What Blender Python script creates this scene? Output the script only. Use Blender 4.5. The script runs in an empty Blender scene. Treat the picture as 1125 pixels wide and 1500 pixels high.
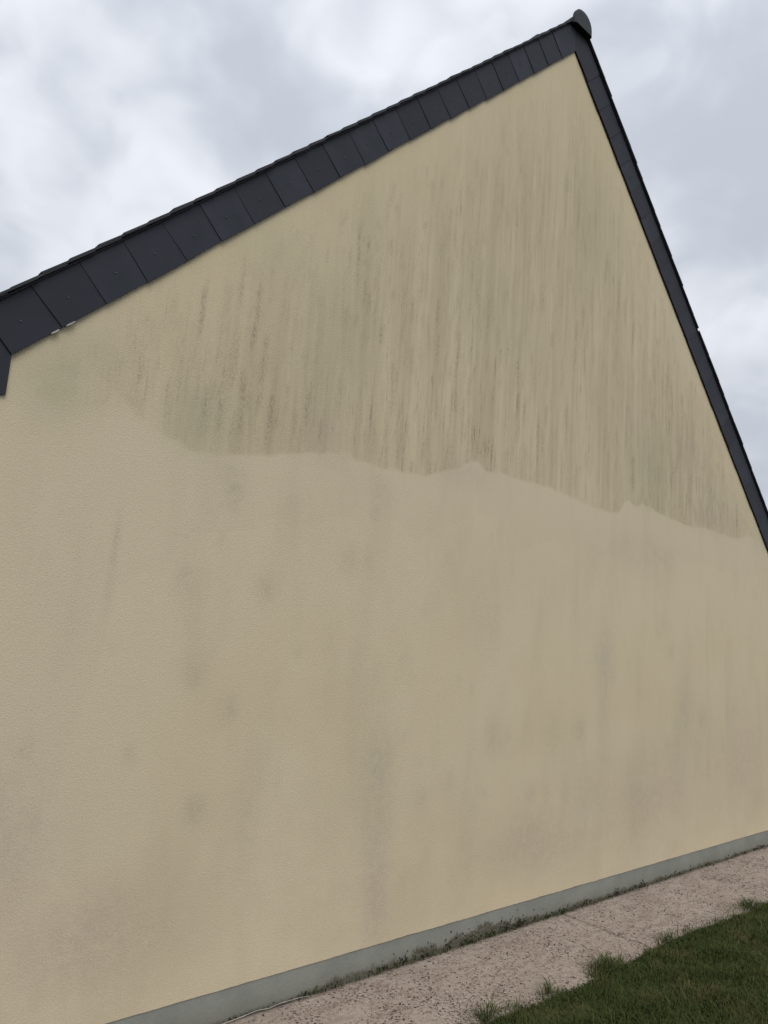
import bpy, bmesh, math, random
import numpy as np
from mathutils import Vector, Matrix, noise as mnoise

random.seed(7)
rng = np.random.default_rng(7)
sc = bpy.context.scene
COL = sc.collection

# ------------------------------------------------------------------ camera
cam = bpy.data.cameras.new('camera')
cam.sensor_fit = 'VERTICAL'
cam.sensor_height = 36.0
cam.sensor_width = 27.0
cam.lens = 26.096
cam.clip_start = 0.05
cam.clip_end = 3000
camo = bpy.data.objects.new('camera', cam)
COL.objects.link(camo)
F_ = Vector((0.64630763, 0.74560592, 0.16235227))
R_ = Vector((0.74684219, -0.66172821, 0.06589781))
U_ = Vector((-0.15656688, -0.07866127, 0.98452995))
mw = Matrix((R_, U_, -F_)).transposed().to_4x4()
mw.translation = Vector((-4.0125, -2.8567, 1.6))
camo.matrix_world = mw
sc.camera = camo

# ------------------------------------------------------------------ light
SUN_AZ = Vector((-0.35, -0.94))           # horizontal direction towards the veiled sun
SUN_EL = math.radians(52)
w = bpy.data.worlds.new('World')
sc.world = w
w.use_nodes = True


class NT:
    """small helper round a node tree"""
    def __init__(self, tree):
        self.t = tree
        self.n = tree.nodes
        self.l = tree.links

    def new(self, typ, **kw):
        nd = self.n.new(typ)
        for k, v in kw.items():
            setattr(nd, k, v)
        return nd

    def put(self, sock, v):
        if hasattr(v, 'is_output'):
            self.l.new(v, sock)
        else:
            sock.default_value = v

    def m(self, op, a, b=0.0, c=None, clamp=False):
        nd = self.new('ShaderNodeMath', operation=op)
        nd.use_clamp = clamp
        self.put(nd.inputs[0], a)
        self.put(nd.inputs[1], b)
        if c is not None:
            self.put(nd.inputs[2], c)
        return nd.outputs[0]

    def step(self, v, lo, hi, a=0.0, b=1.0):
        nd = self.new('ShaderNodeMapRange', interpolation_type='SMOOTHSTEP')
        self.put(nd.inputs[0], v)
        for i, x in enumerate((lo, hi, a, b)):
            self.put(nd.inputs[i + 1], x)
        return nd.outputs[0]

    def mix(self, f, a, b, blend='MIX'):
        nd = self.new('ShaderNodeMix', data_type='RGBA', blend_type=blend)
        self.put(nd.inputs[0], f)
        self.put(nd.inputs[6], a if hasattr(a, 'is_output') else (*a, 1))
        self.put(nd.inputs[7], b if hasattr(b, 'is_output') else (*b, 1))
        return nd.outputs[2]

    def noise(self, vec, scale, detail=3, rough=0.55, dim='3D', w=0.0, dist=0.0):
        nd = self.new('ShaderNodeTexNoise', noise_dimensions=dim)
        if vec is not None:
            self.l.new(vec, nd.inputs['Vector'])
        nd.inputs['Scale'].default_value = scale
        nd.inputs['Detail'].default_value = detail
        nd.inputs['Roughness'].default_value = rough
        nd.inputs['Distortion'].default_value = dist
        if dim == '4D':
            nd.inputs['W'].default_value = w
        return nd.outputs[0]

    def scale(self, vec, s, off=(0, 0, 0)):
        nd = self.new('ShaderNodeMapping')
        self.l.new(vec, nd.inputs[0])
        nd.inputs['Scale'].default_value = s
        nd.inputs['Location'].default_value = off
        return nd.outputs[0]

    def attr(self, name):
        nd = self.new('ShaderNodeAttribute', attribute_name=name)
        return nd.outputs['Fac']

    def obj(self):
        return self.new('ShaderNodeTexCoord').outputs['Object']


g = NT(w.node_tree)
w.node_tree.nodes.clear()
sky = g.new('ShaderNodeTexSky', sky_type='NISHITA')
sky.sun_disc = False
sky.sun_elevation = SUN_EL
sky.sun_rotation = math.atan2(SUN_AZ.x, SUN_AZ.y)
sky.air_density = 1.2
sky.dust_density = 3.0
dirv = g.new('ShaderNodeTexCoord').outputs['Generated']
sep = g.new('ShaderNodeSeparateXYZ')
g.l.new(dirv, sep.inputs[0])
dz = g.m('MAXIMUM', sep.outputs[2], 0.0)
# clouds: soft lumps of two sizes, slightly flattened; the overcast deck is brighter overhead
cv = g.scale(dirv, (1.0, 1.0, 1.15), (0.31, 0.12, 0.05))
c1 = g.noise(cv, 3.6, 3, 0.42, '4D', 0.7, 0.5)
c2 = g.noise(cv, 9.5, 3, 0.45, '4D', 5.1, 0.4)
cc = g.m('ADD', g.m('MULTIPLY', c1, 0.58), g.m('MULTIPLY', c2, 0.42))
br = g.step(cc, 0.38, 0.63)
cloud = g.mix(br, (5.9, 6.35, 7.15), (9.4, 9.65, 10.3))
cie = g.m('MULTIPLY_ADD', dz, 0.34, 0.80)                     # brightness of an overcast deck by height
cloudc = g.new('ShaderNodeVectorMath', operation='SCALE')
g.l.new(cloud, cloudc.inputs[0])
g.l.new(cie, cloudc.inputs['Scale'])
skyc = g.mix(0.93, sky.outputs[0], cloudc.outputs[0])
bg = g.new('ShaderNodeBackground')
g.l.new(skyc, bg.inputs[0])
bg.inputs[1].default_value = 0.1
wo = g.new('ShaderNodeOutputWorld')
g.l.new(bg.outputs[0], wo.inputs[0])

sun = bpy.data.lights.new('sun', 'SUN')
sun.energy = 1.25
sun.angle = math.radians(35)
sun.color = (1.0, 0.95, 0.88)
suno = bpy.data.objects.new('sun', sun)
COL.objects.link(suno)
tos = Vector((SUN_AZ.x, SUN_AZ.y, 0)).normalized() * math.cos(SUN_EL) + Vector((0, 0, math.sin(SUN_EL)))
suno.rotation_euler = tos.to_track_quat('Z', 'Y').to_euler()

sc.view_settings.view_transform = 'Standard'
sc.view_settings.look = 'None'
sc.view_settings.exposure = 0.0
sc.view_settings.gamma = 1.0
sc.view_settings.use_curve_mapping = False

# ------------------------------------------------------------------ helpers
ZA = 5.883           # wall apex
WH = 3.62            # half width of the gable
C7 = math.sqrt(0.5)
PL = 0.126           # plinth height
DEPTH = 9.0


def link(o, parent=None):
    COL.objects.link(o)
    if parent:
        o.parent = parent
    return o


def mesh_obj(name, verts, faces, mat, parent=None, smooth=False):
    me = bpy.data.meshes.new(name)
    me.from_pydata([tuple(v) for v in verts], [], faces)
    me.materials.append(mat)
    if smooth:
        me.polygons.foreach_set('use_smooth', [True] * len(me.polygons))
    me.update()
    return link(bpy.data.objects.new(name, me), parent)


def bm_obj(name, bm, mat, parent=None, smooth=False):
    bmesh.ops.recalc_face_normals(bm, faces=bm.faces)
    me = bpy.data.meshes.new(name)
    bm.to_mesh(me)
    bm.free()
    me.materials.append(mat)
    if smooth:
        me.polygons.foreach_set('use_smooth', [True] * len(me.polygons))
    return link(bpy.data.objects.new(name, me), parent)


def box(bm, x0, x1, y0, y1, z0, z1, bevel=0.0):
    r = bmesh.ops.create_cube(bm, size=1.0)
    for v in r['verts']:
        v.co = Vector((x0 + (v.co.x + .5) * (x1 - x0), y0 + (v.co.y + .5) * (y1 - y0), z0 + (v.co.z + .5) * (z1 - z0)))
    if bevel:
        es = list({e for v in r['verts'] for e in v.link_edges})
        bmesh.ops.bevel(bm, geom=es, offset=bevel, segments=2, affect='EDGES', profile=0.6)
    return r['verts']


def thing(name, label, cat, loc=(0, 0, 0), group=None):
    o = bpy.data.objects.new(name, None)
    o.empty_display_size = 0.2
    o.location = loc
    COL.objects.link(o)
    return tag(o, label, cat, group)


def tag(o, label, cat, group=None):
    o['label'] = label
    o['category'] = cat
    if group:
        o['group'] = group
    return o


def material(name):
    m = bpy.data.materials.new(name)
    m.use_nodes = True
    t = NT(m.node_tree)
    b = m.node_tree.nodes['Principled BSDF']
    b.inputs['Specular IOR Level'].default_value = 0.3
    return m, t, b


def bump(t, b, h, strength, dist):
    nd = t.new('ShaderNodeBump')
    t.l.new(h, nd.inputs['Height'])
    nd.inputs['Strength'].default_value = strength
    nd.inputs['Distance'].default_value = dist
    t.l.new(nd.outputs[0], b.inputs['Normal'])


# ------------------------------------------------------------------ materials
def mat_render(with_attr):
    m, t, b = material('cream_render' if with_attr else 'cream_render_plain')
    p = t.obj()
    fine = t.noise(p, 210, 2, 0.6)
    mid = t.noise(p, 24, 4, 0.6)
    big = t.noise(p, 1.3, 4, 0.55)
    col = t.mix(t.step(big, 0.3, 0.7), (0.695, 0.598, 0.402), (0.73, 0.628, 0.442))
    if with_attr:
        edge, rake = t.attr('wash'), t.attr('rake')
        streak, blob, pink, green = t.attr('streak'), t.attr('blob'), t.attr('pink'), t.attr('green')
        jig = t.m('MULTIPLY', t.m('SUBTRACT', t.noise(p, 9, 4, 0.6), 0.5), 0.06)
        e = t.m('ADD', edge, jig)
        leftfade = t.attr('fade')
        up = t.m('MULTIPLY', t.step(e, -0.012, 0.014), leftfade)
        # unwashed render: thin film of grime, in soft vertical bands
        band = t.noise(t.scale(p, (7, 1, 0.55)), 1.0, 4, 0.6)
        band2 = t.noise(t.scale(p, (26, 1, 0.9)), 1.0, 3, 0.6)
        film = t.m('ADD', t.m('MULTIPLY', band, 0.6), t.m('MULTIPLY', band2, 0.4))
        film = t.step(film, 0.34, 0.66)
        rk = t.step(rake, 0.02, 0.75, 0.22, 1.0)
        col = t.mix(t.m('MULTIPLY', up, t.m('MULTIPLY', rk, t.m('MULTIPLY_ADD', film, 0.52, 0.05))), col, (0.485, 0.41, 0.28))
        # runs: explicit streaks broken up by the grain of the roughcast
        grain = t.step(t.noise(t.scale(p, (1, 1, 0.5)), 105, 3, 0.7), 0.38, 0.60, 0.22, 1.0)
        lump = t.step(t.noise(t.scale(p, (16, 1, 8)), 1.0, 4, 0.6), 0.32, 0.62, 0.25, 1.0)
        fine_run = t.noise(t.scale(p, (62, 1, 4.2)), 1.0, 3, 0.6)
        fr = t.m('MULTIPLY', t.step(fine_run, 0.52, 0.78), t.m('MULTIPLY', t.attr('dens'), 0.75))
        speck = t.m('MULTIPLY', t.step(t.noise(p, 85, 3, 0.7), 0.56, 0.70), t.m('MULTIPLY', t.step(t.noise(t.scale(p, (5, 1, 1.6), (7, 0, 3)), 1.0, 4, 0.65), 0.48, 0.68), t.m('MULTIPLY', rk, 0.5)))
        s = t.m('ADD', t.m('ADD', t.m('MULTIPLY', streak, lump), speck), fr)
        s = t.m('MULTIPLY', t.m('MULTIPLY', s, grain), up, clamp=True)
        col = t.mix(t.m("MULTIPLY", s, 0.8), col, (0.165, 0.143, 0.110))
        # a half washed margin just under the line, where the lance passed once
        e2 = t.m('ADD', e, t.m('MULTIPLY_ADD', t.noise(t.scale(p, (1.6, 1, 1.0)), 1.0, 4, 0.6), 0.9, -0.14))
        half = t.m('MULTIPLY', t.step(e2, -0.01, 0.02), t.m('SUBTRACT', 1.0, up))
        col = t.mix(t.m('MULTIPLY', half, 0.2), col, (0.47, 0.40, 0.285))
        # below the wash line: paler, still smudged
        low = t.m('SUBTRACT', 1.0, up)
        near = t.step(e, -1.1, 0.0)
        col = t.mix(t.m('MULTIPLY', low, t.m('MULTIPLY', near, 0.75)), col, (0.735, 0.637, 0.468))
        smear = t.noise(t.scale(p, (3.4, 1, 1.2)), 1.0, 5, 0.62)
        col = t.mix(t.m('MULTIPLY', low, t.step(smear, 0.46, 0.72, 0.0, 0.22)), col, (0.52, 0.445, 0.315))
        gr2 = t.m('MULTIPLY', t.step(mid, 0.3, 0.65, 0.45, 1.1), t.step(t.noise(p, 100, 3, 0.7), 0.35, 0.62, 0.4, 1.2))
        bl = t.m('MULTIPLY', blob, gr2)
        col = t.mix(bl, col, (0.38, 0.34, 0.25))
        col = t.mix(t.m('MULTIPLY', t.attr('cool'), gr2), col, (0.455, 0.43, 0.35))
        col = t.mix(t.m('MULTIPLY', pink, gr2), col, (0.52, 0.43, 0.352))
        col = t.mix(green, col, (0.47, 0.452, 0.30))
        # splash dirt over the plinth; dimmer light low on the wall painted in too
        zz = t.new('ShaderNodeSeparateXYZ')
        t.l.new(p, zz.inputs[0])
        splash_dim = t.m('MULTIPLY', t.step(zz.outputs[2], 0.12, 1.5, 1.0, 0.0), t.step(t.noise(t.scale(p, (2.2, 1, 3)), 1.0, 4, 0.6), 0.3, 0.7, 0.35, 1.0))
        col = t.mix(t.m('MULTIPLY', splash_dim, 0.30), col, (0.45, 0.38, 0.28))
    tint = t.noise(t.scale(p, (2.3, 1, 1.7), (3, 0, 8)), 1.0, 4, 0.6)
    col = t.mix(t.step(tint, 0.42, 0.68, 0, 0.22), col, t.mix(1.0, col, (0.985, 0.94, 0.94), 'MULTIPLY'))
    col = t.mix(t.step(fine, 0.25, 0.75, 0.0, 0.34), col, t.mix(1.0, col, (0.62, 0.61, 0.60), 'MULTIPLY'))
    t.l.new(col, b.inputs['Base Color'])
    b.inputs['Roughness'].default_value = 0.95
    b.inputs['Specular IOR Level'].default_value = 0.12
    vor = t.new('ShaderNodeTexVoronoi')
    vor.inputs['Scale'].default_value = 160
    t.l.new(p, vor.inputs['Vector'])
    h = t.m('ADD', t.m('MULTIPLY', vor.outputs[0], 0.6), t.m('MULTIPLY_ADD', mid, 0.25, fine))
    bump(t, b, h, 0.34, 0.003)
    return m


def mat_slate(name, ca, cb, rough=0.55, lichen=0.25):
    m, t, b = material(name)
    p = t.obj()
    oi = t.new('ShaderNodeObjectInfo').outputs['Random']
    pv = t.new('ShaderNodeVectorMath', operation='ADD')
    t.l.new(p, pv.inputs[0])
    t.l.new(oi, pv.inputs[1])
    n1 = t.noise(pv.outputs[0], 7, 4, 0.6)
    col = t.mix(t.step(n1, 0.3, 0.7), ca, cb)
    col = t.mix(t.m('MULTIPLY', oi, 0.7), col, tuple(c * 0.62 for c in ca))
    spk = t.noise(pv.outputs[0], 60, 3, 0.7)
    col = t.mix(t.step(spk, 0.62, 0.8, 0, lichen), col, (0.13, 0.135, 0.125))
    t.l.new(col, b.inputs['Base Color'])
    b.inputs['Roughness'].default_value = rough
    b.inputs['Specular IOR Level'].default_value = 0.18
    bump(t, b, t.m('ADD', n1, t.m('MULTIPLY', spk, 0.3)), 0.25, 0.006)
    return m


def mat_plain(name, col, rough=0.7, var=0.2, scale=18, spec=0.3, metal=0.0):
    m, t, b = material(name)
    p = t.obj()
    n = t.noise(p, scale, 4, 0.6)
    c = t.mix(t.step(n, 0.3, 0.7), tuple(x * (1 - var) for x in col), tuple(x * (1 + var) for x in col))
    t.l.new(c, b.inputs['Base Color'])
    b.inputs['Roughness'].default_value = rough
    b.inputs['Metallic'].default_value = metal
    b.inputs['Specular IOR Level'].default_value = spec
    bump(t, b, n, 0.2, 0.003)
    return m


def mat_plinth():
    m, t, b = material('grey_plinth_paint')
    p = t.obj()
    n = t.noise(p, 5, 4, 0.6)
    col = t.mix(t.step(n, 0.3, 0.7), (0.232, 0.240, 0.213), (0.275, 0.281, 0.25))
    sp = t.new('ShaderNodeSeparateXYZ')
    t.l.new(p, sp.inputs[0])
    # moss and splashed soil creeping up from the slab: height of the growth varies along the wall
    hh = t.attr('growth')
    ragged = t.noise(t.scale(p, (16, 1, 9)), 1.0, 5, 0.7)
    lim = t.m('MULTIPLY', hh, t.m('MULTIPLY', t.step(t.noise(p, 4.5, 3, 0.6), 0.3, 0.65, 0.35, 1.25), t.m('MULTIPLY_ADD', ragged, 1.35, 0.0)))
    mask = t.step(t.m('SUBTRACT', sp.outputs[2], lim), -0.02, 0.012, 1.0, 0.0)
    spk = t.step(t.noise(p, 130, 3, 0.7), 0.36, 0.58, 0.45, 1.0)
    dirt = t.mix(t.noise(p, 14, 3, 0.6), (0.045, 0.04, 0.028), (0.095, 0.08, 0.055))
    col = t.mix(t.m('MULTIPLY', mask, spk), col, dirt)
    soft = t.m('MULTIPLY', t.step(sp.outputs[2], 0.0, 0.09, 1.0, 0.0), 0.35)
    col = t.mix(soft, col, (0.14, 0.135, 0.09))
    t.l.new(col, b.inputs['Base Color'])
    b.inputs['Roughness'].default_value = 0.9
    b.inputs['Specular IOR Level'].default_value = 0.15
    bump(t, b, t.m('MULTIPLY_ADD', mask, 1.2, t.noise(p, 90, 3, 0.6)), 0.5, 0.004)
    return m


def mat_path():
    m, t, b = material('pitted_concrete')
    p = t.obj()
    big = t.noise(p, 2.6, 4, 0.6)
    col = t.mix(t.step(big, 0.3, 0.7), (0.335, 0.274, 0.226), (0.395, 0.332, 0.28))
    sw = t.noise(t.scale(p, (3, 9, 1)), 2.2, 5, 0.68, dist=0.6)
    col = t.mix(t.step(sw, 0.46, 0.68, 0, 0.7), col, (0.235, 0.175, 0.14))
    pale = t.noise(p, 62, 4, 0.72)
    col = t.mix(t.step(pale, 0.50, 0.68, 0, 0.65), col, (0.475, 0.42, 0.36))
    col = t.mix(t.step(pale, 0.30, 0.44, 0.4, 0), col, (0.20, 0.15, 0.12))
    pit = t.noise(p, 85, 3, 0.62)
    pitm = t.noise(p, 7, 3, 0.6)
    pk = t.m('MULTIPLY', t.step(pit, 0.56, 0.66), t.step(pitm, 0.30, 0.58))
    col = t.mix(t.m('MULTIPLY', pk, 0.85), col, (0.062, 0.046, 0.037))
    t.l.new(col, b.inputs['Base Color'])
    b.inputs['Roughness'].default_value = 0.95
    b.inputs['Specular IOR Level'].default_value = 0.12
    h = t.m('ADD', t.m('MULTIPLY', pale, 0.8), t.m('MULTIPLY_ADD', pk, -0.9, t.m('MULTIPLY', sw, 1.1)))
    bump(t, b, h, 0.8, 0.008)
    return m


def mat_ground():
    m, t, b = material('turf_soil')
    p = t.obj()
    n = t.noise(p, 3.1, 5, 0.65)
    f = t.noise(p, 60, 4, 0.7)
    col = t.mix(t.step(n, 0.3, 0.7), (0.022, 0.034, 0.012), (0.036, 0.05, 0.017))
    col = t.mix(t.step(f, 0.45, 0.7, 0, 0.6), col, (0.026, 0.02, 0.012))
    t.l.new(col, b.inputs['Base Color'])
    b.inputs['Roughness'].default_value = 1.0
    b.inputs['Specular IOR Level'].default_value = 0.05
    bump(t, b, f, 0.7, 0.02)
    return m


def mat_grass():
    m, t, b = material('grass_blade')
    a = t.new('ShaderNodeAttribute', attribute_name='tone')
    p = t.obj()
    n = t.noise(p, 2.4, 4, 0.6)
    n2 = t.noise(t.scale(p, (1, 1, 0.01), (4.2, 1.7, 0)), 3.6, 4, 0.6)
    col = t.mix(t.step(n, 0.3, 0.7), (0.048, 0.068, 0.019), (0.068, 0.090, 0.026))
    col = t.mix(t.step(n2, 0.46, 0.70, 0, 0.85), col, (0.115, 0.106, 0.042))
    col = t.mix(t.step(a.outputs['Fac'], 0.72, 1.0, 0, 0.7), col, (0.13, 0.11, 0.055))
    col = t.mix(t.step(a.outputs['Fac'], 0.0, 0.5, 0.35, 0), col, (0.026, 0.040, 0.013))
    t.l.new(col, b.inputs['Base Color'])
    b.inputs['Roughness'].default_value = 0.75
    b.inputs['Specular IOR Level'].default_value = 0.12
    return m


M_RENDER = mat_render(True)
M_RENDER2 = mat_render(False)
M_SLATE = mat_slate('verge_slate', (0.050, 0.052, 0.070), (0.036, 0.044, 0.053), 0.75, 0.2)
M_ROOF = mat_slate('roof_slate', (0.046, 0.05, 0.058), (0.066, 0.07, 0.074), 0.6, 0.5)
M_RIDGE = mat_slate('grey_ridge_tile', (0.066, 0.077, 0.082), (0.048, 0.056, 0.060), 0.8, 0.7)
M_BOARD = mat_plain('dark_board', (0.052, 0.05, 0.06), 0.8)
M_PLINTH = mat_plinth()
M_PATH = mat_path()
M_GROUND = mat_ground()
M_GRASS = mat_grass()
M_NAIL = mat_plain('dull_metal', (0.16, 0.165, 0.17), 0.5, metal=0.3)
M_PALE = mat_plain('pale_mortar', (0.45, 0.43, 0.38), 0.9)
M_MOSS = mat_plain('dark_moss', (0.036, 0.033, 0.019), 0.95, 0.45, 40, 0.05)
M_CRUMB = mat_plain('dark_crumb', (0.075, 0.055, 0.043), 0.95, 0.35, 60, 0.1)
M_CHIP = mat_plain('pale_chip', (0.42, 0.37, 0.32), 0.9, 0.25, 60, 0.15)
M_CORD = mat_plain('pale_cord', (0.36, 0.345, 0.31), 0.9)
M_ZINC = mat_plain('zinc_gutter', (0.2, 0.21, 0.22), 0.45, 0.15, metal=0.6)
M_GLASS = mat_plain('window_glass', (0.03, 0.035, 0.04), 0.08, 0.1, 2, 0.5)
M_WHITE = mat_plain('white_frame', (0.72, 0.72, 0.70), 0.5, 0.05)

# ------------------------------------------------------------------ the setting
bm = bmesh.new()
bmesh.ops.create_grid(bm, x_segments=24, y_segments=24, size=700)
gr = bm_obj('ground', bm, M_GROUND)
gr.location.z = -0.022
gr['kind'] = 'structure'

# concrete strip in cast bays along the gable
PATH_X = [-9.2, -6.87, -4.54, -2.36, 0.12, 2.46, 4.80, 7.14, 9.5]


def path_edge(x):
    return -0.612 + 0.020 * math.sin(x * 2.9 + 0.6) + 0.02 * mnoise.noise((x * 1.4, 3.1, 0)) + 0.010 * mnoise.noise((x * 7.0, 1.1, 4))


base = bmesh.new()
box(base, PATH_X[0], PATH_X[-1], -0.50, 0.02, -0.16, -0.014)
path = bm_obj('path', base, M_PATH)
path['kind'] = 'structure'
for a, c in zip(PATH_X[:-1], PATH_X[1:]):
    a2, c2 = a + 0.0025, c - 0.0025
    n, k = 70, 18
    vs, fs = [], []
    for i in range(n + 1):
        x = a2 + (c2 - a2) * i / n
        ye = path_edge(x)
        for j in range(k + 1):
            y = 0.003 + (ye - 0.003) * j / k
            z = 0.004 * mnoise.noise((x * 3, y * 5, 1.0)) + 0.003 * mnoise.noise((x * 16, y * 22, 5.0)) - 0.006
            if i in (0, n):
                z -= 0.002
            if j == k:
                z -= 0.006
            vs.append((x, y, z))
    W = k + 1
    for i in range(n):
        for j in range(k):
            fs.append((i * W + j, i * W + j + 1, (i + 1) * W + j + 1, (i + 1) * W + j))
    # skirt round the bay, so that it has its thickness
    ring = [i * W + k for i in range(n + 1)] + [n * W + j for j in range(k - 1, -1, -1)] + [i * W for i in range(n - 1, -1, -1)] + list(range(1, k))
    o0 = len(vs)
    vs += [(vs[r][0], vs[r][1], -0.10) for r in ring]
    for q in range(len(ring)):
        q2 = (q + 1) % len(ring)
        fs.append((ring[q], o0 + q, o0 + q2, ring[q2]))
    bay = mesh_obj('concrete_bay', vs, fs, M_PATH, path, smooth=False)
    for pl in bay.data.polygons[:n * k]:
        pl.use_smooth = True

# ------------------------------------------------------------------ the house
house = thing('house', 'cream rendered gable house with dark slate verges and a streaked, half washed wall', 'house')

# gable wall as a fine grid, so that every stain keeps its own place on it
NX, NZ = 726, 122
xs = np.linspace(-WH, WH, NX)
zs = np.linspace(PL - 0.001, ZA, NZ)
X, Z = np.meshgrid(xs, zs, indexing='ij')
top = ZA - np.abs(X)
# squeeze the rows of each column under the rake
Zc = PL - 0.001 + (Z - (PL - 0.001)) * (top - (PL - 0.001)) / (ZA - (PL - 0.001))
Zc[:, 0] += np.array([.0024 * mnoise.noise((x * 5.5, 0.3, 9.1)) + .0014 * mnoise.noise((x * 27, 4.3, 1.1)) for x in xs])   # hand painted line over the plinth
V = np.c_[X.ravel(), np.zeros(NX * NZ), Zc.ravel()]
I, J = np.meshgrid(np.arange(NX - 1), np.arange(NZ - 1), indexing='ij')
A0 = (I * NZ + J).ravel()
faces = np.c_[A0, A0 + NZ, A0 + NZ + 1, A0 + 1]
verts = [tuple(v) for v in V]
nf = len(verts)
# thickness: back face and edges
outl = [(-WH, PL - 0.001), (WH, PL - 0.001), (WH, ZA - WH), (0, ZA), (-WH, ZA - WH)]
verts += [(x, 0.3, z) for x, z in outl] + [(x, 0.0, z) for x, z in outl]
fl = [tuple(f) for f in faces.tolist()]
fl.append(tuple(nf + i for i in (4, 3, 2, 1, 0)))
for i in range(5):
    j = (i + 1) % 5
    fl.append((nf + 5 + i, nf + i, nf + j, nf + 5 + j))
gw = mesh_obj('gable_wall', verts, fl, M_RENDER, house)

vx = np.array([v[0] for v in verts])
vz = np.array([v[2] for v in verts])
wx = np.array([-4.2, -3.55, -3.13, -2.94, -2.79, -2.6, -2.37, -2.08, -1.84, -1.57, -1.22, -1.02, -0.90, -0.835, -0.76, -0.6, -0.45, -0.03, .15, .37, .60, .69, .76, .83, .92, 1.0, 1.2, 1.74, 2.0, 2.49, 2.70, 2.84, 3.29, 4.0])
wz = np.array([2.35, 2.38, 2.41, 2.40, 2.355, 2.305, 2.343, 2.414, 2.472, 2.443, 2.475, 2.55, 2.615, 2.625, 2.585, 2.60, 2.60, 2.60, 2.575, 2.56, 2.555, 2.57, 2.66, 2.68, 2.64, 2.69, 2.66, 2.62, 2.65, 2.635, 2.65, 2.70, 2.67, 2.68])
wash = vz - np.interp(vx, wx, wz)
rake = (ZA - np.abs(vx) - vz) * C7
fade = np.clip((vx + 4.1) / 1.35, 0.2, 1.0) * np.clip((3.25 - vx) / 0.45, 0.3, 1)
wash = wash * np.clip((vx + 3.1) / 0.7, 0.10, 1.0)       # the washed edge is a feathered one at the left

streak = np.zeros(len(vx))


def run(x, ztop, length, width, amp, lean=0.0):
    global streak
    m = (np.abs(vx - x) < width * 4 + 0.03) & (vz < ztop + 0.02) & (vz > ztop - length - 0.02)
    if not m.any():
        return
    tt = np.clip((ztop - vz[m]) / length, 0, 1)
    wob = 0.006 * np.sin(vz[m] * 9 + x * 40) + lean * tt
    prof = np.clip(tt * 9, 0, 1) * np.clip((1 - tt) * 2.2, 0, 1)
    streak[m] = np.maximum(streak[m], amp * prof * np.exp(-((vx[m] - x - wob) / width) ** 2))


# runs that can be read off the wall one by one
for x, zt, ln, wd, am in [
        (-1.83, 3.72, 0.42, .011, .8), (-1.765, 3.66, 0.10, .010, 1.0), (-1.77, 3.55, 0.34, .014, .65),
        (-2.39, 3.18, 0.50, .016, .7), (-2.33, 2.95, 0.55, .018, .62), (-2.42, 2.75, 0.42, .024, .6), (-2.52, 2.66, 0.34, .022, .62),
        (-2.60, 2.62, 0.28, .026, .5), (-2.27, 2.68, 0.33, .018, .6), (-2.06, 2.75, 0.32, .014, .7), (-1.98, 2.62, 0.18, .012, .75),
        (-2.66, 3.05, 0.30, .012, .6), (-2.47, 3.30, 0.40, .010, .5), (-2.90, 2.72, 0.25, .022, .55), (-3.20, 2.62, 0.2, .02, .55),
        (-1.30, 3.40, 0.30, .012, .5), (-1.05, 3.52, 0.60, .016, .5), (-1.05, 3.22, 0.55, .015, .55), (-0.98, 3.0, .35, .012, .5),
        (-0.93, 3.40, .3, .01, .55), (-0.72, 3.35, .5, .012, .5), (-0.50, 3.55, 0.85, .013, .75), (-0.48, 3.2, .4, .011, .5),
        (-0.28, 3.05, 0.42, .012, .65), (-0.22, 3.0, .4, .011, .4), (-0.12, 2.95, 0.35, .013, .4), (0.22, 3.8, .5, .013, .5),
        (0.10, 4.75, .35, .013, .6), (0.20, 4.50, .30, .012, .55), (0.46, 4.45, .30, .011, .65), (0.64, 4.35, .36, .012, .65), (0.74, 4.25, .3, .013, .6),
        (0.85, 4.1, .35, .012, .6), (0.30, 4.25, .55, .012, .4), (-0.05, 4.9, .5, .014, .4), (-0.30, 4.7, .4, .014, .4), (0.02, 5.3, .35, .013, .5),
        (0.88, 3.05, 0.34, .030, .8), (1.10, 3.10, 0.40, .040, .45), (1.25, 3.05, .3, .022, .4), (1.45, 3.8, .6, .016, .5), (1.62, 3.65, .55, .014, .55),
        (1.82, 3.6, .6, .014, .5), (1.30, 3.8, .6, .014, .45), (1.0, 3.85, .6, .014, .45), (2.62, 2.98, .34, .026, .85), (2.45, 2.95, .3, .016, .5),
        (2.15, 2.95, .3, .02, .5), (1.95, 2.9, .28, .02, .5), (1.7, 2.92, .3, .018, .5), (2.28, 2.9, .25, .014, .4)]:
    run(x, zt, ln, wd, am)
for k in range(3000):
    x = random.uniform(-3.4, 3.4)
    zt = random.uniform(2.5, ZA - abs(x) - 0.12)
    ln = random.choice((.07, .1, .16, .25, .4)) * random.uniform(.6, 1.4)
    ln = min(ln, zt - 2.3)
    wd = random.uniform(.006, .019) * (1 + 0.4 * (x > 0.8))
    r_ = (ZA - abs(x) - zt) * C7
    am = random.uniform(.06, .6) * random.uniform(.4, 1) * (0.5 + 0.5 * min(1, r_ / .5))
    run(x, zt, ln, wd, am)


def ell(lst, amp):
    a = np.zeros(len(vx))
    for x, z, sx, sz, k in lst:
        d = ((vx - x) / sx) ** 2 + ((vz - z) / sz) ** 2
        a = np.maximum(a, k * np.exp(-d))
    return a * amp


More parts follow.
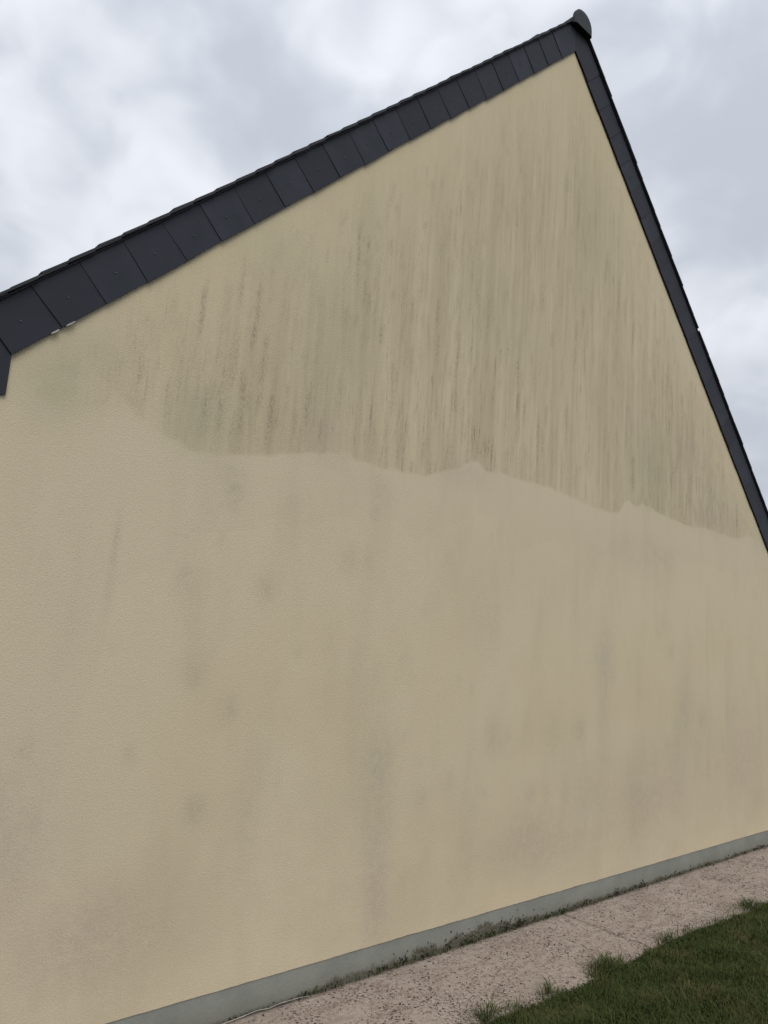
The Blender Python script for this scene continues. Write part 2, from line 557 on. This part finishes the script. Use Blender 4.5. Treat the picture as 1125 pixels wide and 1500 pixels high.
blobs = [(-2.41, 2.19, .06, .10, .9), (-2.59, 1.77, .06, .07, .7), (-2.2, 1.77, .06, .07, .8), (-2.51, 1.38, .05, .06, .65), (-2.335, 1.25, .05, .06, .8),
         (-2.447, .85, .05, .06, .95), (-1.56, 2.33, .10, .08, .55), (-1.6, 2.21, .05, .06, .6), (-1.73, 1.95, .07, .08, .6), (-1.63, 1.97, .05, .06, .5),
         (-2.906, 1.87, .014, .12, .9), (-2.91, 1.70, .018, .12, .5), (-3.13, 1.12, .03, .05, .5), (-2.75, 1.08, .03, .04, .6), (-2.2, .75, .05, .16, .45),
         (.27, 1.07, .06, .08, .9), (-.02, 1.05, .10, .15, .45), (-.6, 1.06, .06, .10, .5), (-.236, .72, .05, .06, .7), (-.08, .70, .04, .05, .6), (.12, .7, .035, .09, .6),
         (-1.15, .75, .05, .07, .6), (-.95, .85, .04, .05, .5), (.53, 1.40, .06, .50, .3), (.53, 1.58, .09, .18, .3), (1.45, 1.62, .04, .06, .6),
         (1.66, 1.2, .09, .30, .35), (1.55, 1.0, .08, .16, .45), (1.95, 1.1, .06, .09, .5), (2.4, 1.15, .04, .12, .6), (2.05, .72, .03, .16, .5),
         (-1.455, .95, .08, .15, .4), (-1.45, .70, .08, .45, .3), (-1.25, .4, .04, .05, .4), (-.25, .52, .16, .12, .45), (.9, .6, .12, .25, .4), (-2.0, 1.5, .03, .03, .5),
         (-3.0, 2.9, .025, .05, .5), (-3.16, 2.52, .03, .06, .5), (-.62, 1.65, .08, .12, .3), (2.05, 1.62, .02, .5, .35), (1.0, 1.3, .04, .04, .3)]
for k in range(60):
    blobs.append((random.uniform(-3.5, 3.4), random.uniform(.3, 2.3), random.uniform(.015, .05), random.uniform(.02, .07), random.uniform(.15, .45)))
blob = ell(blobs, 0.40)
cool = ell([(-1.455, .95, .10, .18, .8), (-1.45, .62, .11, .5, .6), (.53, 1.52, .12, .24, .8), (.54, 1.25, .09, .45, .45), (1.66, 1.15, .17, .32, .7), (1.55, .8, .14, .25, .6),
            (.35, .62, .2, .25, .5), (-.6, 1.06, .09, .12, .5), (1.1, .5, .2, .25, .6), (1.15, 2.32, .45, .14, .3), (2.3, 2.9, .3, .2, .4)], 0.5)
pink = ell([(-2.80, .41, .30, .20, .9), (-3.35, .8, .35, .35, .8), (-1.42, .30, .08, .22, .9), (-.15, .42, .45, .16, .9), (1.2, .6, .8, .3, .6), (2.7, .75, .6, .45, .7),
            (-1.95, 2.53, .22, .14, .7), (.85, 3.3, .4, .3, .4), (1.7, 3.2, .4, .4, .5), (1.0, 2.32, .5, .14, .25), (-.95, 2.55, .3, .1, .5), (-.6, 4.75, .4, .4, .25), (-.75, 1.75, .12, .2, .4),
            (2.2, 2.75, .5, .14, .6), (-3.3, .2, .7, .2, .4)], 0.62)
green = ell([(-3.2, 2.45, .12, .16, .9), (-3.1, 2.6, .14, .1, .6), (-2.62, 2.45, .16, .14, .8), (-1.93, 3.02, .2, .35, .6), (-.7, 3.6, .35, .25, .55), (.3, 4.6, .3, .5, .4),
             (-1.75, 3.72, .1, .25, .5), (1.1, 2.95, .35, .3, .6), (-2.3, 3.35, .3, .15, .35), (.9, 3.1, .3, .2, .3), (3.1, 2.75, .2, .2, .5)], 0.5)
dens = np.clip(0.55 + 0.5 * np.sin(vx * 2.1 + 4.0), 0.2, 1) * np.clip(1.25 - (wash / 2.2), 0.35, 1) * np.clip(rake / .45, 0.12, 1)
dens = dens + 0.5 * np.exp(-((wash - .15) / .25) ** 2) * (wash > 0)
me = gw.data
for nm, arr in (('wash', wash), ('rake', rake), ('fade', fade), ('streak', streak), ('blob', blob), ('pink', pink), ('green', green), ('cool', cool), ('dens', dens)):
    a = me.attributes.new(nm, 'FLOAT', 'POINT')
    a.data.foreach_set('value', np.asarray(arr, dtype=np.float32))

# plinth: set back 3 mm from the render above it
pn = 400
pv_, pf_ = [], []
for i in range(pn + 1):
    x = -WH + 0.004 + (2 * WH - 0.008) * i / pn
    for z in (-0.12, 0.0, 0.02, 0.045, 0.07, 0.095, PL + 0.008):
        pv_.append((x, 0.004, z))
for i in range(pn):
    for j in range(6):
        a = i * 7 + j
        pf_.append((a, a + 7, a + 8, a + 1))
o0 = len(pv_)
pv_ += [(-WH + .004, .3, -.12), (WH - .004, .3, -.12), (WH - .004, .29, PL + .008), (-WH + .004, .29, PL + .008)]
pf_ += [(o0, o0 + 3, o0 + 2, o0 + 1), (0, o0, o0 + 1, pn * 7), (6, pn * 7 + 6, o0 + 2, o0 + 3)]
plinth = mesh_obj('plinth', pv_, pf_, M_PLINTH, house)
px_ = np.array([v[0] for v in pv_])
gx = np.array([-4, -2.2, -1.95, -1.7, -1.45, -1.15, -.9, -.6, -.35, -.1, .1, .4, .8, 1.5, 2.4, 3.6])
gh = np.array([.012, .015, .020, .042, .050, .068, .070, .082, .074, .056, .046, .042, .044, .036, .032, .026])
at = plinth.data.attributes.new('growth', 'FLOAT', 'POINT')
at.data.foreach_set('value', np.interp(px_, gx, gh).astype(np.float32))

# other walls
for s in (-1, 1):
    bm = bmesh.new()
    box(bm, min(s * WH, s * (WH - .3)), max(s * WH, s * (WH - .3)), 0.302, DEPTH - .302, -0.1, ZA - WH - 0.004)
    bm_obj('side_wall', bm, M_RENDER2, house)
bw = [(-WH, -0.1), (WH, -0.1), (WH, ZA - WH), (0, ZA), (-WH, ZA - WH)]
mesh_obj('back_wall', [(x, DEPTH - .3, z) for x, z in bw] + [(x, DEPTH, z) for x, z in bw],
         [(0, 1, 2, 3, 4), (9, 8, 7, 6, 5)] + [(i, i + 5, (i + 1) % 5 + 5, (i + 1) % 5) for i in range(5)], M_RENDER2, house)


def rk(s, u, v, y):
    """point at u metres down the rake from the apex, v metres outward, on side s"""
    return Vector((s * C7 * (u + v), y, ZA + C7 * (v - u)))


def prism(poly, yf, yb):
    """poly: (u, v) outline and its front depth per point"""
    n = len(poly)
    return poly, n


def slab_uv(s, pts, yfront, yback):
    """closed prism from rake outline pts; yfront is a list (one per point) so a slate can sit tilted"""
    n = len(pts)
    vs = [rk(s, u, v, yf) for (u, v), yf in zip(pts, yfront)] + [rk(s, u, v, yb) for (u, v), yb in zip(pts, yback)]
    fs = [tuple(range(n)), tuple(range(2 * n - 1, n - 1, -1))] + [(i, i + n, (i + 1) % n + n, (i + 1) % n) for i in range(n)]
    bm = bmesh.new()
    bv = [bm.verts.new(v) for v in vs]
    for f in fs:
        bm.faces.new([bv[i] for i in f])
    return bm


UE = 4.775            # lower end of the clad rake, at the inner edge of the eave box
SP, U0 = 0.2162, 0.231
BV = 0.165            # how far the board reaches outward
EAVE_OUT = 3.93
SOFFIT = 2.362
for s in (-1, 1):
    VO = 0.034 if s > 0 else 0.0          # the right hand slope sits a little higher
    rr = random.Random(11 + s)
    board = bm_obj('verge_board', slab_uv(s, [(0.010, 0.008), (UE, 0.008), (UE, BV + VO), (-BV + 0.002, BV + VO)], [-.007] * 4, [-.001] * 4), M_BOARD, house)
    L = [U0 + SP * k for k in range(22)]
    prev = None
    for k, u1 in enumerate(L):
        u0 = u1 - SP - 0.05
        dv0, dv1 = rr.uniform(-.004, .003), rr.uniform(-.005, .004)
        tip = -.0165 - rr.uniform(0, .0022)
        top = .172 + VO
        if k == 0:
            pts = [(0.006, -.004), (u1, dv1 - .004), (u1 - .002, top), (-top + .003, top)]
            yf = [-.0135, tip, tip, -.0135]
        else:
            sk = rr.uniform(-.004, .004)
            pts = [(u0, dv0 - .004), (u1 + sk, dv1 - .005), (u1 - sk, top), (u0, top)]
            yf = [-.013, tip, tip + .002, -.013]
        yb = [y + .0045 for y in yf]
        bm = slab_uv(s, pts, yf, yb)
        bmesh.ops.bevel(bm, geom=list(bm.edges), offset=.0012, segments=1, affect='EDGES')
        bm_obj('slate', bm, M_SLATE, board)
        # fixing: a small hook head in the middle of each slate
        if k > 0:
            uu, v_ = u1 - SP * rr.uniform(.40, .52), rr.uniform(.07, .085)
            bm = bmesh.new()
            bmesh.ops.create_uvsphere(bm, u_segments=8, v_segments=5, radius=.0028, matrix=Matrix.Translation(rk(s, uu, v_, -.0172)))
            bm_obj('nail', bm, M_NAIL, board)

    # roof: boarding under stepped courses, plus the row of edge slates one by one
    roof = bm_obj('roof_slope', slab_uv(s, [(-.174, .174 + VO), (UE + .62, .174 + VO), (UE + .62, .182 + VO), (-.182, .182 + VO)], [-.012] * 4, [DEPTH + .05] * 4), M_BOARD, house)
    EX = 0.132
    rb = bmesh.new()
    nC = int((UE + .66) / EX) + 2
    for c in range(nC):
        ul = -.12 + EX * (c + 1)                                  # lower end of this course
        if ul > UE + .68:
            break
        uu = max(ul - .24, -.19)
        lift = rr.uniform(.0, .0035)
        yfr = -.031 - rr.uniform(0, .006)
        wdt = 0.11 if c % 2 else 0.22
        v0, v1 = .183 + VO, .190 + VO + lift
        chip = (s > 0 and c == 19)
        if chip:
            pts = [(uu, v0 - .002), (ul - .075, v1 - .008), (ul - .062, v1 + .002), (uu, v0 + .005)]
            yfr = -.020
        else:
            pts = [(uu, v0 - .002), (ul, v1 - .004), (ul + rr.uniform(-.004, .004), v1 + .005), (uu, v0 + .005)]
        bm = slab_uv(s, pts, [yfr] * 4, [yfr + wdt] * 4)
        bm_obj('slate', bm, M_ROOF, roof)
        # rest of the course
        y = wdt + yfr + .004
        row = slab_uv(s, pts, [y] * 4, [DEPTH + .07] * 4)
        tmp = bpy.data.meshes.new('t')
        row.to_mesh(tmp)
        row.free()
        rb.from_mesh(tmp)
        bpy.data.meshes.remove(tmp)
    cs = bm_obj('slate_courses', rb, M_ROOF, roof)
    cs['kind'] = 'stuff'

    # boxed eave with its slate faced end
    x0, x1 = UE * C7, EAVE_OUT
    zt = lambda x: ZA - x + .20
    pts = [(x0, SOFFIT), (x1, SOFFIT), (x1, zt(x1)), (x0, zt(x0))]
    vs = [(s * x, -.007, z) for x, z in pts] + [(s * x, DEPTH, z) for x, z in pts]
    eb = mesh_obj('eave_box', vs, [(0, 1, 2, 3), (7, 6, 5, 4)] + [(i, i + 4, (i + 1) % 4 + 4, (i + 1) % 4) for i in range(4)], M_BOARD, house)
    for xa, xb in ((x0 - .004, x0 + .21), (x0 + .213, x1 + .006)):
        pp = [(xa, SOFFIT - .008), (xb, SOFFIT - .006), (xb, zt(xb) - .012), (xa, zt(xa) - .012)]
        bm = bmesh.new()
        a_ = [bm.verts.new((s * x, y, z)) for (x, z), y in zip(pp, (-.0115, -.0110, -.0095, -.0095))]
        b_ = [bm.verts.new((s * x, -.0075, z)) for x, z in pp]
        bm.faces.new(a_)
        bm.faces.new(b_[::-1])
        for i in range(4):
            bm.faces.new((a_[i], b_[i], b_[(i + 1) % 4], a_[(i + 1) % 4]))
        bm_obj('slate', bm, M_SLATE, eb)
    # half round gutter
    bm = bmesh.new()
    nseg, R0, R1 = 10, .065, .061
    gx0, gz0 = s * (EAVE_OUT + .075), zt(EAVE_OUT) - .06
    rows = []
    for y in (-.06, DEPTH + .05):
        rows.append([bm.verts.new((gx0 + R * math.cos(math.pi + math.pi * i / nseg), y, gz0 + R * math.sin(math.pi + math.pi * i / nseg)))
                     for R, rg in ((R0, range(nseg + 1)), (R1, range(nseg, -1, -1))) for i in rg])
    n = len(rows[0])
    for i in range(n):
        bm.faces.new((rows[0][i], rows[0][(i + 1) % n], rows[1][(i + 1) % n], rows[1][i]))
    bm.faces.new(rows[0])
    bm.faces.new(rows[1][::-1])
    bm_obj('gutter', bm, M_ZINC, house)


# ridge: half round tiles, each with a raised collar; the first ends in a disc
def half_tube(y0, y1, R, zc, skirt, th=.014, seg=18):
    bm = bmesh.new()
    rows = []
    for y in (y0, y1):
        out = [(R, -skirt)] + [(R * math.cos(math.pi * i / seg), R * math.sin(math.pi * i / seg)) for i in range(seg + 1)] + [(-R, -skirt)]
        r2 = R - th
        inn = [(-r2, -skirt)] + [(r2 * math.cos(math.pi * i / seg), r2 * math.sin(math.pi * i / seg)) for i in range(seg, -1, -1)] + [(r2, -skirt)]
        rows.append([bm.verts.new((RX + x, y, zc + z)) for x, z in out + inn])
    n = len(rows[0])
    for i in range(n):
        bm.faces.new((rows[0][i], rows[0][(i + 1) % n], rows[1][(i + 1) % n], rows[1][i]))
    m_ = n // 2
    for r_ in rows:
        for i in range(m_ - 1):
            bm.faces.new((r_[i], r_[i + 1], r_[n - 2 - i], r_[n - 1 - i]))
    return bm


RX, RZ, RR = 0.034, 6.095, 0.086
y = -.034
k = 0
while y < DEPTH:
    rt = bm_obj('ridge_tile', half_tube(y, y + .395, RR, RZ, .03), M_RIDGE, house, True)
    bm_obj('collar', half_tube(y + .34, y + .41, RR + .038, RZ, .036, .02), M_RIDGE, rt, True)
    if k == 0:
        # closed end: a thick half disc with a rounded rim
        bm = bmesh.new()
        RD, seg = .108, 22
        prof = [(-.060, .0), (-.060, RD - .03), (-.057, RD - .010), (-.050, RD), (-.032, RD), (-.028, RD - .014), (-.028, .0)]
        ring = []
        for yy, r_ in prof:
            pr = [(r_, -.045)] + [(r_ * math.cos(math.pi * i / seg), r_ * math.sin(math.pi * i / seg)) for i in range(seg + 1)] + [(-r_, -.045)]
            if r_ == 0:
                pr = [(0, -.045)] + [(0, 0)] * (seg + 1) + [(0, -.045)]
            ring.append([bm.verts.new((RX + x, yy, RZ + z)) for x, z in pr])
        for a in range(len(ring) - 1):
            for i in range(len(ring[0]) - 1):
                bm.faces.new((ring[a][i], ring[a][i + 1], ring[a + 1][i + 1], ring[a + 1][i]))
        bmesh.ops.remove_doubles(bm, verts=bm.verts, dist=1e-5)
        ec = bm_obj('end_cap', bm, M_RIDGE, rt, False)
    y += .40
    k += 1


def blades(n, pos, h, r, lean, tone, width=.0035, seed=1):
    """grass blades: two quads and a tip each, as numpy arrays (verts, faces, tone)"""
    q = np.random.default_rng(seed)
    az = q.uniform(0, 2 * np.pi, n)
    d = np.c_[np.cos(az), np.sin(az)]
    side = np.c_[-d[:, 1], d[:, 0]]
    hw = (width * q.uniform(.6, 1.3, n))[:, None] / 2
    ln = lean * q.uniform(.2, 1.2, n)
    out = np.empty((n, 5, 3))
    b = pos
    mid = b[:, :2] + d * (ln * h * .35)[:, None]
    tipp = b[:, :2] + d * (ln * h)[:, None]
    out[:, 0, :2] = b[:, :2] - side * hw
    out[:, 1, :2] = b[:, :2] + side * hw
    out[:, 0, 2] = out[:, 1, 2] = b[:, 2]
    out[:, 2, :2] = mid + side * hw * .8
    out[:, 3, :2] = mid - side * hw * .8
    out[:, 2, 2] = out[:, 3, 2] = b[:, 2] + h * .6
    out[:, 4, :2] = tipp
    out[:, 4, 2] = b[:, 2] + h * (1 - .25 * np.clip(ln, 0, 1.5))
    return out.reshape(-1, 3), np.repeat(tone, 5)


def blade_mesh(name, V, T, mat):
    n = len(V) // 5
    base = np.arange(n) * 5
    loops = np.empty((n, 7), dtype=np.int32)
    for j, kk in enumerate((0, 1, 2, 3, 3, 2, 4)):
        loops[:, j] = base + kk
    me = bpy.data.meshes.new(name)
    me.vertices.add(len(V))
    me.vertices.foreach_set('co', V.astype(np.float32).ravel())
    me.loops.add(n * 7)
    me.loops.foreach_set('vertex_index', loops.ravel())
    me.polygons.add(n * 2)
    ls = np.empty((n, 2), dtype=np.int32)
    ls[:, 0] = np.arange(n) * 7
    ls[:, 1] = np.arange(n) * 7 + 4
    me.polygons.foreach_set('loop_start', ls.ravel())
    me.update(calc_edges=True)
    me.validate()
    a = me.attributes.new('tone', 'FLOAT', 'POINT')
    a.data.foreach_set('value', T.astype(np.float32))
    me.materials.append(mat)
    return link(bpy.data.objects.new(name, me))


def nz(x, y, f, o):
    return np.array([mnoise.noise((a * f + o, b * f, o)) for a, b in zip(x, y)])


# ------------------------------------------------------------------ lawn
parts = []
for (xa, xb, ya, yb, dn, hmul, wd) in [(-1.9, 2.2, -1.65, -.52, 42000, 1.0, .0036), (2.2, 7.5, -1.65, -.52, 17000, 1.0, .005),
                                       (-7.5, -1.9, -1.65, -.52, 5000, 1.0, .007), (-7.5, 7.5, -4.2, -1.65, 2200, 1.0, .009)]:
    n = int((xb - xa) * (yb - ya) * dn)
    x = rng.uniform(xa, xb, n)
    y_ = rng.uniform(ya, yb, n)
    ex = np.linspace(xa, xb, 600)
    ed = np.array([path_edge(v) for v in ex])
    lim = np.interp(x, ex, ed) + 0.012 + 0.012 * np.sin(x * 31) * np.sin(x * 13.7) - rng.exponential(.014, n)
    keep = y_ < lim
    x, y_, lim = x[keep], y_[keep], lim[keep]
    gq = np.linspace(xa, xb, 90)
    # clumpy height: sampled on a coarse lattice and interpolated by the nearest point
    hn = 0.5 + 0.5 * np.sin(x * 9 + 2 * np.sin(y_ * 7)) * np.sin(y_ * 11 + 1.7 * np.sin(x * 5))
    h = (.020 + .018 * hn + rng.exponential(.006, len(x))) * hmul
    h *= np.clip(.75 + (lim - y_) * 1.5, .75, 1.15)
    tone = rng.uniform(0, .86, len(x)) ** 0.9
    tone += (rng.uniform(0, 1, len(x)) < .035) * .3
    pos = np.c_[x, y_, np.full(len(x), -.022)]
    v, t_ = blades(len(x), pos, h, 0, .9, np.clip(tone, 0, 1), wd, seed=int(xa * 10 + 100))
    parts.append((v, t_))
# loose longer blades along the ragged edge
n = 5200
x = rng.uniform(-1.9, 6.5, n)
k_ = np.clip(.25 + 1.5 * nz(x, x * 0, 3.3, 5.5) + .6 * nz(x, x * 0, 11, 2.5), .02, 1)
x = x[rng.uniform(0, 1, n) < k_]
y_ = np.interp(x, np.linspace(-1.9, 6.5, 900), [path_edge(v) for v in np.linspace(-1.9, 6.5, 900)]) - rng.exponential(.035, len(x)) + .03
parts.append(blades(len(x), np.c_[x, y_, np.full(len(x), -.02)], rng.uniform(.025, .075, len(x)), 0, 1.5, rng.uniform(0, .9, len(x)), .0034, 31))
lawn = blade_mesh('grass', np.concatenate([p[0] for p in parts]), np.concatenate([p[1] for p in parts]), M_GRASS)
lawn['kind'] = 'stuff'
lawn['label'] = 'short dark green mown lawn beside the concrete strip'

# taller tufts leaning out over the slab edge
for (x, y_, r_, hh, n, lab) in [
        (-.36, -.595, .12, .10, 420, 'largest and densest tuft of long green grass on the lawn edge'),
        (-.83, -.60, .08, .095, 130, 'thin wispy grass tuft on the slab edge, beside the largest tuft'),
        (-1.27, -.59, .12, .10, 200, 'open scraggly grass tuft on the slab edge nearest the bottom of the photo'),
        (1.33, -.615, .15, .085, 420, 'dark bushy grass tuft on the lawn edge near the right of the photo')]:
    ang = rng.uniform(0, 2 * np.pi, n)
    rad = r_ * rng.uniform(0, 1, n) ** .8
    pos = np.c_[rad * np.cos(ang) * 1.5, rad * np.sin(ang) * .75, np.full(n, -.02)]
    h = hh * rng.uniform(.35, 1.1, n) * np.clip(1.2 - rad / r_ * .95, .25, 1.1)
    v, t_ = blades(n, pos, h, 0, 1.5, rng.uniform(0, .85, n), .0034, seed=int(x * 100 + 500))
    o = blade_mesh('grass_tuft', v, t_, M_GRASS)
    o.location = (x, y_, 0)
    tag(o, lab, 'grass tuft', 'long grass tufts on the lawn edge')


# ------------------------------------------------------------------ crumbs, chips, moss
def scatter(name, pts, mat, sizes, flat=.55, seed=3):
    q = np.random.default_rng(seed)
    n = len(pts)
    oc = np.array([(1, 0, 0), (0, 1, 0), (-1, 0, 0), (0, -1, 0), (0, 0, 1), (0, 0, -1)], dtype=float)
    fc = np.array([(0, 1, 4), (1, 2, 4), (2, 3, 4), (3, 0, 4), (1, 0, 5), (2, 1, 5), (3, 2, 5), (0, 3, 5)])
    az = q.uniform(0, 6.283, n)
    sc_ = sizes[:, None] * q.uniform(.55, 1.3, (n, 3)) * np.array([1, 1, flat])
    loc = oc[None] * sc_[:, None, :] * q.uniform(.7, 1.25, (n, 6, 1))
    ca, sa = np.cos(az)[:, None], np.sin(az)[:, None]
    X_ = loc[:, :, 0] * ca - loc[:, :, 1] * sa
    Y_ = loc[:, :, 0] * sa + loc[:, :, 1] * ca
    P = np.stack([X_, Y_, loc[:, :, 2]], -1) + pts[:, None, :]
    Fq = (fc[None] + (np.arange(n) * 6)[:, None, None]).reshape(-1, 3)
    me = bpy.data.meshes.new(name)
    me.from_pydata(P.reshape(-1, 3).tolist(), [], Fq.tolist())
    me.materials.append(mat)
    return link(bpy.data.objects.new(name, me))


def on_path(n, bias, seed, xa=-2.6, xb=5.5):
    q = np.random.default_rng(seed)
    x = xa + (xb - xa) * q.uniform(0, 1, n) ** 1.25
    t_ = q.uniform(0, 1, n) ** bias
    y_ = np.array([path_edge(v) for v in x]) * t_
    cl = nz(x, y_, 4.2, 7.7)
    keep = cl > q.uniform(-.55, .35, n)
    return np.c_[x, y_ - .003, np.full(n, -.004)][keep]


p1 = on_path(6500, .62, 21)
o = scatter('soil_crumbs', p1, M_CRUMB, rng.uniform(.0018, .0062, len(p1)) , .5, 4)
o['kind'] = 'stuff'
p2 = on_path(9000, .38, 22)
o = scatter('stone_chips', p2, M_CHIP, rng.uniform(.002, .0068, len(p2)), .6, 5)
o['kind'] = 'stuff'

# moss crust in the angle of plinth and slab
n = 3800
x = rng.uniform(-2.2, 5.0, n)
hg = np.interp(x, gx, gh)
cl = nz(x, x * 0, 9, 2.2)
keep = rng.uniform(0, 1, n) < np.clip(.35 + cl * 1.2, .05, 1) * np.clip(hg / .06, .15, 1)
keep &= (x < WH)
x, hg = x[keep], hg[keep]
zz = rng.exponential(.22, len(x)) * hg * 1.1
yy = .004 - rng.exponential(.007, len(x)) * np.clip(1.2 - zz / .06, .12, 1)
ms = scatter('moss', np.c_[x, yy, zz], M_MOSS, rng.uniform(.002, .0065, len(x)), .9, 6)
ms['kind'] = 'stuff'
# small sprouts in the same angle
n = 420
x = rng.uniform(-1.9, 1.2, n)
x = x[rng.uniform(0, 1, n) < np.clip(np.interp(x, gx, gh) / .085, 0, 1)]
v, t_ = blades(len(x), np.c_[x, -.006 - rng.uniform(0, .012, len(x)), np.full(len(x), -.006)], rng.uniform(.012, .045, len(x)), 0, .9, rng.uniform(0, .8, len(x)), .004, 77)
sp = blade_mesh('sprouts', v, t_, M_GRASS)
sp['kind'] = 'stuff'


# thin pale cord in the angle at the foot of the plinth
def tube(pts, r, seg=6):
    bm = bmesh.new()
    rows = []
    for i, p in enumerate(pts):
        a, b = pts[max(0, i - 1)], pts[min(len(pts) - 1, i + 1)]
        t_ = (b - a).normalized()
        s_ = t_.cross(Vector((0, 0, 1))).normalized()
        u_ = s_.cross(t_)
        rows.append([bm.verts.new(p + s_ * r * math.cos(6.2832 * k / seg) + u_ * r * math.sin(6.2832 * k / seg)) for k in range(seg)])
    for a, b in zip(rows[:-1], rows[1:]):
        for k in range(seg):
            bm.faces.new((a[k], a[(k + 1) % seg], b[(k + 1) % seg], b[k]))
    bm.faces.new(rows[0][::-1])
    bm.faces.new(rows[-1])
    return bm


cp = [(-2.36, -.045), (-2.22, -.022), (-2.13, -.010), (-2.06, -.006), (-2.01, -.013), (-1.95, -.008), (-1.89, -.006), (-1.85, -.012), (-1.80, -.020)]
cord = bm_obj('cord', tube([Vector((a, b, .002 + .003 * (i % 2))) for i, (a, b) in enumerate(cp)], .0019), M_CORD, None, True)
tag(cord, 'thin pale cord lying along the foot of the grey plinth', 'cord')

# mortar flecks squeezed out under the verge slates near the eave
for uu, ln, vv in ((4.492, .045, -.004), (4.566, .038, -.003)):
    bm = slab_uv(-1, [(uu, vv - .003), (uu + ln * .5, vv - .0055), (uu + ln, vv - .002), (uu + ln * .9, vv + .001), (uu + ln * .2, vv + .0005)], [-.020] * 5, [-.004] * 5)
    bm_obj('mortar_fleck', bm, M_PALE, house)

# moss on the roof edge above the eave
q = np.random.default_rng(5)
pts = np.array([rk(-1, 4.81 + q.normal(0, .04), .196 + abs(q.normal(0, .010)), -.035 + q.normal(0, .02)) for k in range(60)])
mo = scatter('moss_clump', pts, M_MOSS, q.uniform(.0025, .006, 60), .9, 9)
mo.parent = house

# ------------------------------------------------------------------ neighbour's house, a sliver of whose roof shows past the right verge
nb = thing('neighbour_house', 'dark slate roofed house just showing behind the right hand verge', 'house', (19.0, 8.5, 0))
bm = bmesh.new()
box(bm, -4.6, 5.5, -3.6, 3.6, -.1, 2.55)
bm_obj('wall', bm, M_RENDER2, nb)
rz = 5.6
mesh_obj('roof', [(-4.95, -4.0, 2.35), (5.85, -4.0, 2.35), (5.85, 0, rz), (-4.95, 0, rz), (-4.95, 4.0, 2.35), (5.85, 4.0, 2.35),
                  (-4.95, -4.0, 2.2), (5.85, -4.0, 2.2), (-4.95, 4.0, 2.2), (5.85, 4.0, 2.2)],
         [(0, 1, 2, 3), (3, 2, 5, 4), (0, 6, 7, 1), (4, 5, 9, 8), (6, 8, 9, 7), (0, 3, 4, 8, 6), (1, 7, 9, 5, 2)], M_SLATE, nb)
for xx in (-2.6, 1.0, 3.2):
    fr = bmesh.new()
    for (a, b, c, d) in ((-.6, .6, .95, 1.0), (-.6, .6, 2.05, 2.1), (-.6, -.55, 1.0, 2.05), (.55, .6, 1.0, 2.05), (-.025, .025, 1.0, 2.05)):
        box(fr, xx + a, xx + b, -3.66, -3.602, c, d)
    f = bm_obj('window', fr, M_WHITE, nb)
    pa = bmesh.new()
    box(pa, xx - .55, xx + .55, -3.63, -3.602, 1.0, 2.05)
    bm_obj('pane', pa, M_GLASS, f)
